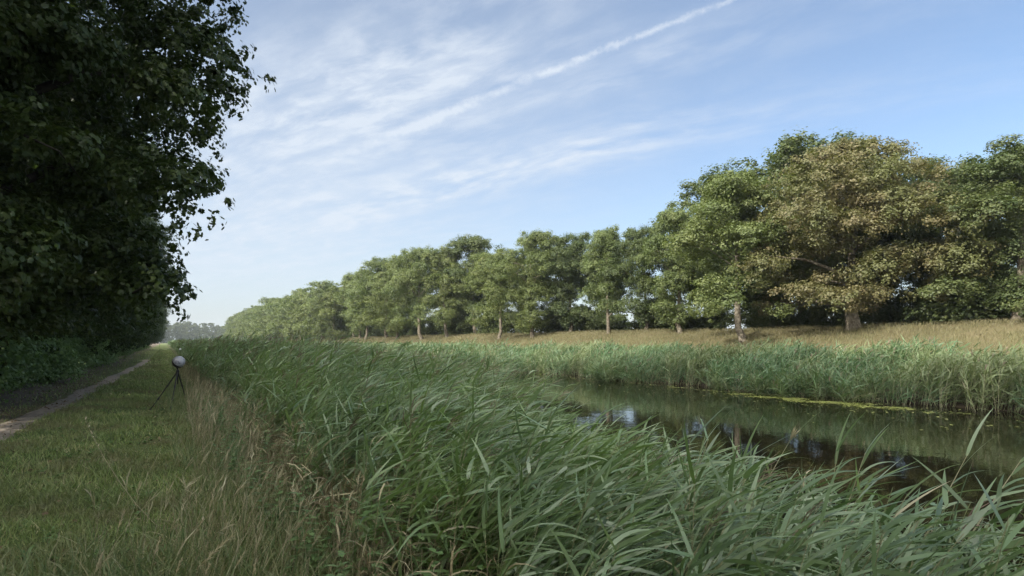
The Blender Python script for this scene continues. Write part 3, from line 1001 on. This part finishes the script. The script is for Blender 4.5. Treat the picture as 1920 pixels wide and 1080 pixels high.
# straw coloured tall grass strip with narrow seed heads
sa_, se_ = Acc(), Acc()
for (x0, x1, y0, y1, dens) in [(-0.9, 1.7, 2.2, 6.0, 170), (0.35, 1.7, 6.0, 18, 150), (0.5, 1.4, 18, 50, 30)]:
    X, Y = scatter(x0, x1, y0, y1, dens)
    ok = rng.random(len(X)) < np.clip(np.interp(X, [-0.9, -0.1, 0.6, 1.7], [0.03, 0.18, 0.8, 0.75]) * (0.7 + 0.6 * smooth_noise(X, Y, 0.6, 25)), 0, 1)
    X, Y = X[ok], Y[ok]
    N = len(X)
    P = np.stack([X, Y, gz(X, Y) - 0.02], 1)
    D = np.stack([rng.normal(0, 0.20, N), rng.normal(0, 0.20, N), np.ones(N)], 1) + WIND * 0.12
    bend = rng.normal(0, 0.22, (N, 3)) + WIND * 0.25
    h = rng.uniform(0.35, 0.85, N)
    r = rng.random(N)
    al = stems(sa_, P, D, h, np.full(N, 0.0023) * np.clip(Y / 6, 1, 4), 4, bend, r)
    hd = np.where(rng.random(N) < 0.36)[0]
    p, d = al(hd, np.ones(len(hd)))
    for j in range(6):
        ribbons(sa_, p - d * 0.015 * j, d + rng.normal(0, 0.22, (len(hd), 3)), rng.uniform(0.05, 0.11, len(hd)), np.full(len(hd), 0.009), 2, rng.normal(0, 0.3, (len(hd), 3)), rng.uniform(0.5, 1, len(hd)))
    # withered basal blades
    M_ = N * 2
    i2 = rng.integers(0, N, M_)
    ribbons(sa_, P[i2] + rng.normal(0, 0.04, (M_, 3)) * np.array([1, 1, 0]), np.stack([rng.normal(0, 0.5, M_), rng.normal(0, 0.5, M_), np.ones(M_)], 1), rng.uniform(0.15, 0.4, M_),
            np.full(M_, 0.005) * np.clip(Y[i2] / 8, 1, 3), 4, np.array([0, 0, -0.9]) + rng.normal(0, 0.5, (M_, 3)), rng.random(M_))
tag(sa_.obj('straw_grass', M_STRAW), 'tall straw coloured dry grass between verge and reeds', 'grass', kind='stuff')

# dead broken reed stalks at the foot of the near reeds
da = Acc()
X, Y = scatter(1.0, 1.9, 2.4, 9, 75)
N = len(X)
P = np.stack([X, Y, gz(X, Y)], 1)
al = stems(da, P, np.stack([rng.normal(0, 0.22, N), rng.normal(0, 0.22, N), np.ones(N)], 1), rng.uniform(0.4, 1.0, N), np.full(N, 0.003), 3, rng.normal(0, 0.3, (N, 3)), rng.random(N))
i2 = rng.integers(0, N, N * 2)
p, d = al(i2, rng.uniform(0.3, 1, N * 2))
ribbons(da, p, d + rng.normal(0, 0.8, (N * 2, 3)), rng.uniform(0.12, 0.32, N * 2), np.full(N * 2, 0.011), 4, np.array([0, 0, -1.6]) + rng.normal(0, 0.5, (N * 2, 3)), rng.random(N * 2))
tag(da.obj('dead_reeds', M_DEAD), 'broken brown dead reed stalks at the foot of the near reed bed', 'reeds', kind='stuff')

# fallen leaves and broad-leaved weeds on the verge and path
li = Acc()
n = 2600
Y = rng.uniform(3, 30, n) ** 1.0
X = np.where(rng.random(n) < 0.6, pathx(Y) + rng.normal(-0.3, 0.6, n), rng.uniform(-3.5, 0.8, n))
leaves(li, np.stack([X, Y, gz(X, Y) + 0.02 + rng.uniform(0, 0.02, n)], 1), np.array([0, 0, 1.0]) + rng.normal(0, 0.35, (n, 3)), rng.uniform(0.03, 0.075, n), rng.random(n), detail=True)
M_LITTER = leaf_mat('fallen_leaf', [(.10, .065, .035), (.20, .14, .075), (.33, .27, .16)], rough=0.7, trans=0.05)
tag(li.obj('leaf_litter', M_LITTER), 'fallen brown leaves on the path and verge', 'leaf litter', kind='stuff')
wd_ = Acc()
n = 420
Y = 2.6 + rng.random(n) ** 1.4 * 16
X = rng.uniform(-2.4, 0.9, n)
ok = np.abs(X - pathx(Y)) > 0.4
X, Y = X[ok], Y[ok]
n = len(X)
idx = np.repeat(np.arange(n), 7)
az = np.tile(np.arange(7) * 0.9, n) + np.repeat(rng.uniform(0, 6.3, n), 7)
P = np.stack([X, Y, gz(X, Y) + 0.01], 1)[idx]
ribbons(wd_, P, np.stack([np.cos(az), np.sin(az), rng.uniform(0.3, 1.1, len(az))], 1), rng.uniform(0.06, 0.15, len(az)), rng.uniform(0.015, 0.035, len(az)), 4, np.array([0, 0, -1.2]) * np.ones((len(az), 1)),
        rng.random(len(az)), ref=np.array([0, 0, 1.0]) + rng.normal(0, 0.15, (len(az), 3)))
tag(wd_.obj('verge_weeds', M_WEED), 'flat broad leaved weeds among the verge grass', 'weeds', kind='stuff')

# nettles and leafy weeds at the reed foot
ne = Acc()
cl = np.concatenate([np.stack([rng.uniform(0.75, 1.8, 36), rng.uniform(2.6, 8.0, 36)], 1), np.stack([rng.uniform(0.6, 1.3, 30), rng.uniform(8, 16, 30)], 1)])
for (x, y) in cl:
    n = 5
    P = np.stack([x + rng.normal(0, 0.10, n), y + rng.normal(0, 0.10, n), np.full(n, float(gz(x, y)))], 1)
    h = rng.uniform(0.3, 0.75, n)
    al = stems(ne, P, np.stack([rng.normal(0, 0.15, n), rng.normal(0, 0.15, n), np.ones(n)], 1), h, np.full(n, 0.003), 3, rng.normal(0, 0.15, (n, 3)), np.full(n, 0.4))
    idx = np.repeat(np.arange(n), 18)
    tt = np.tile(np.repeat(np.linspace(0.25, 1, 9), 2), n)
    p, d = al(idx, tt)
    az = np.tile(np.arange(18) * math.pi + (np.arange(18) // 2) * 1.57, n) + rng.normal(0, 0.5, len(idx)) + np.repeat(rng.uniform(0, 6.3, n), 18)
    D = np.stack([np.cos(az), np.sin(az), 0.35 * np.ones(len(idx))], 1)
    ribbons(ne, p, D, rng.uniform(0.05, 0.11, len(idx)) * (1.25 - 0.6 * tt), rng.uniform(0.018, 0.04, len(idx)), 3, np.array([0, 0, -0.9]) * np.ones((len(idx), 1)), np.clip(rng.normal(0.5, 0.25, len(idx)), 0, 1),
            ref=np.array([0, 0, 1.0]) + rng.normal(0, 0.1, (len(idx), 3)), wprof=lambda t: max(0.03, math.sin(math.pi * min(0.12 + 0.86 * t, 1))))
tag(ne.obj('nettles', M_WEED), 'low leafy green weeds at the foot of the near reeds', 'weeds', kind='stuff')

# dry grass on the far dike
dk = Acc()
for (y0, y1, dens, W) in [(4, 60, 130, 0.022), (60, 130, 40, 0.05), (130, 370, 8, 0.12)]:
    X, Y = scatter(27.3, 38.5, y0, y1, dens)
    ok = rng.random(len(X)) < np.clip(0.75 + 0.5 * smooth_noise(X, Y, 1.6, 31), 0.2, 1)
    X, Y = X[ok], Y[ok]
    blades(dk, X, Y, rng.uniform(0.12, 0.36, len(X)), np.full(len(X), W), 2, 0.3, np.clip(rng.normal(0.45, 0.25, len(X)) + 0.2 * smooth_noise(X, Y, 3, 32), 0, 1), 0.4)
tag(dk.obj('dike_grass', M_DIKE), 'dry brown grass covering the far dike slope', 'grass', kind='stuff')

# duckweed and pads along the far water edge
pd = Acc()
PADS = [(1470, 22.6, 1.5, .42, 1700), (1560, 22.45, 1.6, .48, 2100), (1405, 23.0, 1.2, .2, 600), (1640, 22.9, 1.2, .18, 500), (1000, 23.1, 5.0, .25, 300), (930, 23.1, 5.0, .25, 300),
        (1720, 22.9, 1.0, .12, 150), (1290, 23.0, 2.0, .15, 300), (1150, 23.1, 3.0, .15, 300), (1500, 21.5, 5.0, .9, 260), (1250, 20.5, 7.0, 1.6, 160), (1750, 20.5, 2.5, 1.5, 120)]
for (px, xc_, a1, a2, n) in PADS:
    c = bank(px, xc_)
    Y = c[1] + rng.normal(0, a1, n)
    X = xc_ + rng.normal(0, a2, n) + 0.22 * smooth_noise(Y, Y, 0.6, 41)
    keep = smooth_noise(X, Y, 0.45, 43) + 0.3 * rng.normal(0, 1, n) > -0.05
    X, Y = X[keep], Y[keep]
    n = len(X)
    P = np.stack([X, Y, np.full(n, WATER + 0.006) + rng.uniform(0, 0.006, n)], 1)
    leaves(pd, P, np.array([0, 0, 1.0]) + rng.normal(0, 0.05, (n, 3)), rng.uniform(0.05, 0.13, n), rng.random(n), asp=0.85)
tag(pd.obj('duckweed', M_PAD), 'yellow green mat of floating duckweed along the far waterline', 'water plants', kind='stuff')

# ------------------------------------------------------------------ single things
# tripod with a round windscreen ball
base = at(333, 768, 0.0)
tp = empty('tripod', (base[0], base[1], float(gz(base[0], base[1]))))
tag(tp, 'black tripod with a round grey ball on top at the edge of the grass verge', 'tripod')
right = np.array([CT, -ST, 0])
fwd = np.array([ST, CT, 0])
top = np.array([0.0, 0.0, 0.93])
for d in (right * -0.60 - fwd * 0.10, right * 0.10 + fwd * 0.32, right * 0.08 - fwd * 0.45):
    a = Acc()
    e = d.copy()
    e[2] = 0.0
    tube(a, [top, top * 0.62 + e * 0.38], [0.016, 0.015], 8)
    tube(a, [top * 0.64 + e * 0.36, top * 0.30 + e * 0.70], [0.012, 0.011], 8)
    tube(a, [top * 0.32 + e * 0.68, e + np.array([0, 0, 0.02])], [0.009, 0.008], 8)
    lg = a.obj('leg', M_BLACK, tp)
    c_ = Acc()
    for q in (0.38, 0.70):
        pq = top * (1 - q) + e * q
        dd = nrm(e - top)
        tube(c_, [pq - dd * 0.03, pq + dd * 0.03], [0.021, 0.019], 8)
    c_.obj('leg_lock', M_BLACK, lg)
    c_ = Acc()
    tube(c_, [e + np.array([0, 0, 0.04]), e + np.array([0, 0, -0.005])], [0.013, 0.016], 8)
    c_.obj('rubber_foot', M_BLACK, lg)
a = Acc()
tube(a, [(0, 0, 0.62), (0, 0, 0.90), (0, 0, 0.905), (0, 0, 0.96), (0, 0, 0.965), (0, 0, 1.03)], [0.013, 0.013, 0.035, 0.035, 0.015, 0.015], 10)
a.obj('centre_post', M_BLACK, tp, True)
bc = np.array([0.03 * CT, -0.03 * ST, 1.165])
a = Acc()
hp = right * -0.35 + np.array([0, 0, -1.0])
tube(a, [(0, 0, 1.0), (0.0, 0.0, 1.03), bc + nrm(hp) * 0.16], [0.02, 0.03, 0.022], 8)
a.obj('head', M_BLACK, tp, True)
a = Acc()
nu, nv_ = 24, 14
vs = []
for i in range(nv_ + 1):
    for j in range(nu):
        th_, p_ = math.pi * i / nv_, 2 * math.pi * j / nu
        d = np.array([math.sin(th_) * math.cos(p_), math.sin(th_) * math.sin(p_), math.cos(th_)])
        vs.append(bc + d * 0.137 * (1 + 0.015 * math.sin(9 * p_ + 5 * th_)))
fs = [[i * nu + j, (i + 1) * nu + j, (i + 1) * nu + (j + 1) % nu, i * nu + (j + 1) % nu] for i in range(nv_) for j in range(nu)]
a.add(np.array(vs), np.array(fs), np.full(len(vs), 0.5))
a.obj('windscreen_ball', M_FUR, tp, True)
a = Acc()                               # black cradle cupping the ball from below left
ax = nrm(right * -0.75 + np.array([0, 0, -0.75]) + fwd * 0.1)
e1 = nrm(np.cross(ax, fwd))
e2 = np.cross(ax, e1)
vs = []
for i in range(7):
    th_ = 0.05 + 1.22 * i / 6
    for j in range(24):
        p_ = 2 * math.pi * j / 24
        vs.append(bc + (ax * math.cos(th_) + (e1 * math.cos(p_) + e2 * math.sin(p_)) * math.sin(th_)) * 0.151)
fs = [[i * 24 + j, (i + 1) * 24 + j, (i + 1) * 24 + (j + 1) % 24, i * 24 + (j + 1) % 24] for i in range(6) for j in range(24)]
a.add(np.array(vs), np.array(fs), np.full(len(vs), 0.5))
cr_ = a.obj('cradle', M_BLACK, tp, True)
sm = cr_.modifiers.new('thickness', 'SOLIDIFY')
sm.thickness = 0.012


def curve(p0, p1, n=7, sag=0.0):
    p0, p1 = np.asarray(p0, float), np.asarray(p1, float)
    return [p0 + (p1 - p0) * k / (n - 1) + np.array([0, 0, sag * 4 * (k / (n - 1)) * (1 - k / (n - 1))]) for k in range(n)]


def pix(px, py_, dep):
    """point at camera depth dep on the ray of a photo pixel"""
    return np.array([0, 0, EYE]) + np.array([(px - 960) / F * CT + ST, -(px - 960) / F * ST + CT, (640 - py_) / F]) * dep


# the tall grass stalk arching over the verge
b0 = at(292, 985, 0.0)
dep = b0[0] * ST + b0[1] * CT
stalk = empty('grass_stalk', tuple(b0))
tag(stalk, 'single tall pale grass stalk arching left over the mown verge', 'grass stalk')
pts = [pix(292, 985, dep), pix(255, 945, dep + 0.02), pix(225, 905, dep + 0.05), pix(195, 858, dep + 0.08), pix(175, 822, dep + 0.1), pix(158, 782, dep + 0.12)]
a = Acc()
tube(a, [p - b0 for p in pts], [0.0035, 0.003, 0.0028, 0.0024, 0.002, 0.001], 5)
a.obj('stem', M_STRAW, stalk)
a = Acc()
P = np.array([pts[3] * (1 - q) + pts[5] * q - b0 for q in np.linspace(0.1, 1, 16)])
ribbons(a, P, np.array([-0.15, 0.1, 0.6]) + rng.normal(0, 0.45, (16, 3)), rng.uniform(0.02, 0.05, 16), np.full(16, 0.010), 2, rng.normal(0, 0.3, (16, 3)), rng.random(16))
a.obj('seed_head', M_SEED, stalk)

# pale ripe grass heads standing out at the bottom left
GH = [(405, 910, 392, 960), (432, 1005, 388, 1050), (420, 1018, 372, 1062), (380, 975, 366, 1000), (392, 1060, 384, 1078), (455, 1040, 440, 1066), (480, 1052, 474, 1078), (190, 1040, 178, 1075),
      (340, 1050, 330, 1075), (300, 1010, 290, 1040), (395, 830, 372, 850), (232, 960, 222, 990)]
proto = None
for i, (xa, ya, xb, yb) in enumerate(GH):
    dep = 1.25 * F / (0.5 * (ya + yb) - 640)
    p1, p0 = pix(xa, ya, dep), pix(xb, yb, dep)
    ft = np.array([p0[0] - 0.08 * CT, p0[1] + 0.08 * ST, 0.0])
    o = empty('ripe_grass_head', tuple(ft))
    tag(o, 'pale ripe seed head of dry grass near the bottom left', 'grass head', 'pale ripe grass heads at the bottom left')
    a = Acc()
    tube(a, [np.zeros(3), (p0 - ft) * 0.55, p0 - ft], [0.0022, 0.0018, 0.0014], 4)
    a.obj('stem', M_STRAW, o)
    a = Acc()
    n = 34
    q = np.linspace(0, 1, n)
    P = (p0 - ft)[None] * (1 - q)[:, None] + (p1 - ft)[None] * q[:, None]
    ln = np.linalg.norm(p1 - p0)
    ribbons(a, P, nrm(p1 - p0)[None] + rng.normal(0, 0.25, (n, 3)), np.full(n, 0.22 * ln + 0.008), np.full(n, 0.0055), 2, rng.normal(0, 0.2, (n, 3)), rng.random(n))
    a.obj('seed_head', M_SEED, o)

# tall reed stems standing out of the near bed in front of the water: base pixel, tip pixel, depth
RS = [(1262, 1000, 1322, 822, 4.6, 'reed stem with stiff upright leaves left of the dark open water', False),
      (1380, 1010, 1483, 822, 4.2, 'slender reed stem topped by a pale furled plume before the water', True),
      (1545, 1050, 1570, 842, 3.9, 'upright reed stem in the middle of the dark open water', False),
      (1560, 1040, 1622, 850, 3.8, 'leaning reed stem with pale arched leaves right of the upright one', False),
      (1700, 1078, 1815, 850, 3.4, 'long bare leaning reed stem with leaves trailing right near the floating leaf', False),
      (1775, 1075, 1915, 862, 3.2, 'pale leaning reed stem with a broad blade at the far right edge', False)]
for i, (xa, ya, xb, yb, dep, lab, pl) in enumerate(RS):
    p0, p1 = pix(xa, ya, dep), pix(xb, yb, dep)
    d = p1 - p0
    ft = p0 - d * max(0.0, (p0[2] - (WATER - 0.1)) / max(d[2], 0.05)) * 0.75
    ft[2] = max(float(gz(ft[0], ft[1])), WATER - 0.1)
    o = empty('tall_reed', tuple(ft))
    tag(o, lab, 'reed')
    a = Acc()
    tube(a, [np.zeros(3), (p0 - ft) * 0.5 + np.array([0, 0, 0.03]), p0 - ft, p0 - ft + d * 0.5 + np.array([0, 0, 0.01]), p1 - ft], [0.006, 0.005, 0.0045, 0.0035, 0.0012], 6, 0.85)
    a.obj('stem', M_STRAW, o)
    n = 9
    for j in range(n):
        q = 0.05 + 0.93 * j / (n - 1)
        a = Acc()
        P = (p0 + d * q - ft)[None]
        upw = j > n - 3
        D = (nrm(d) * 1.2 + (WIND * 0.9 if not upw else WIND * 0.25) + rng.normal(0, 0.18, 3))[None]
        ribbons(a, P, D, np.array([rng.uniform(0.24, 0.42)]), np.array([0.018]), 8, (np.array([0, 0, -1.0 if not upw else -0.15]) * rng.uniform(0.6, 1.3) + WIND * 0.4)[None], np.array([rng.uniform(0.35, 0.95)]))
        a.obj('leaf', M_REED, o)
    if pl:
        a = Acc()
        P = np.repeat((p1 - ft)[None], 20, 0) + rng.normal(0, 0.003, (20, 3))
        ribbons(a, P, nrm(d)[None] + rng.normal(0, 0.16, (20, 3)), rng.uniform(0.05, 0.11, 20), np.full(20, 0.012), 3, rng.normal(0, 0.2, (20, 3)), rng.random(20))
        a.obj('plume', M_SEED, o)

# round floating leaf near the bottom right
c = at(1752, 945, WATER + 0.012)
a = Acc()
ring = [(math.cos(q) * 0.085, math.sin(q) * 0.075, 0.006 * math.sin(3 * q)) for q in np.linspace(0.25, 2 * math.pi - 0.25, 15)]
vs = [(0, 0, 0)] + ring
fs = [[0, i, i + 1, i + 2] for i in range(1, 14, 2)]
a.add(np.array(vs, float), np.array(fs), np.full(len(vs), 0.3))
o = a.obj('floating_leaf', leaf_mat('lily_leaf', [(.16, .24, .15), (.2, .28, .19)], rough=0.35))
o.location = tuple(c)
tag(o, 'single round pale green leaf floating on dark water at lower right', 'floating leaf')

# white flowers
FW = [(338, 655, 34.0, 0.085, 'small white flower on the left edge of the reeds beyond the tripod'), (299, 643, 55.0, 0.10, 'white flower at the far end of the path under the dark oaks')]
for px, py_, dep, rad, lab in FW:
    p = pix(px, py_, dep)
    o = empty('white_flower', (p[0], p[1], float(gz(p[0], p[1]))))
    tag(o, lab, 'flower')
    hgt = p[2] - float(gz(p[0], p[1]))
    a = Acc()
    tube(a, [(0, 0, 0), (0.02, 0, hgt * 0.5), (0, 0, hgt)], [0.012, 0.01, 0.008], 5)
    a.obj('stem', M_WEED, o)
    a = Acc()
    n = 40
    dd = nrm(rng.normal(0, 1, (n, 3)) + np.array([0, 0, 0.5]))
    leaves(a, np.array([0, 0, hgt]) + dd * rad * 0.7, dd, np.full(n, rad * 0.7), rng.random(n), asp=0.9)
    a.obj('petals', M_WHITE, o)

# ------------------------------------------------------------------ thin summer haze
hb = Acc()
x0, x1, y0, y1, z0, z1 = -610.0, 910.0, -75.0, 4010.0, -3.5, 32.0
hv = np.array([[x0, y0, z0], [x1, y0, z0], [x1, y1, z0], [x0, y1, z0], [x0, y0, z1], [x1, y0, z1], [x1, y1, z1], [x0, y1, z1]])
hb.add(hv, np.array([[0, 3, 2, 1], [4, 5, 6, 7], [0, 1, 5, 4], [1, 2, 6, 5], [2, 3, 7, 6], [3, 0, 4, 7]]), np.full(8, 0.5))
m = bpy.data.materials.new('haze_air')
m.use_nodes = True
t = NT(m.node_tree)
m.node_tree.nodes.remove(m.node_tree.nodes['Principled BSDF'])
pv_ = t.n('ShaderNodeVolumePrincipled')
pv_.inputs['Color'].default_value = (.80, .87, .95, 1)
pv_.inputs['Density'].default_value = 0.0003
pv_.inputs['Anisotropy'].default_value = 0.3
t.l(pv_.outputs[0], m.node_tree.nodes['Material Output'].inputs['Volume'])
tag(hb.obj('haze', m), kind='stuff')
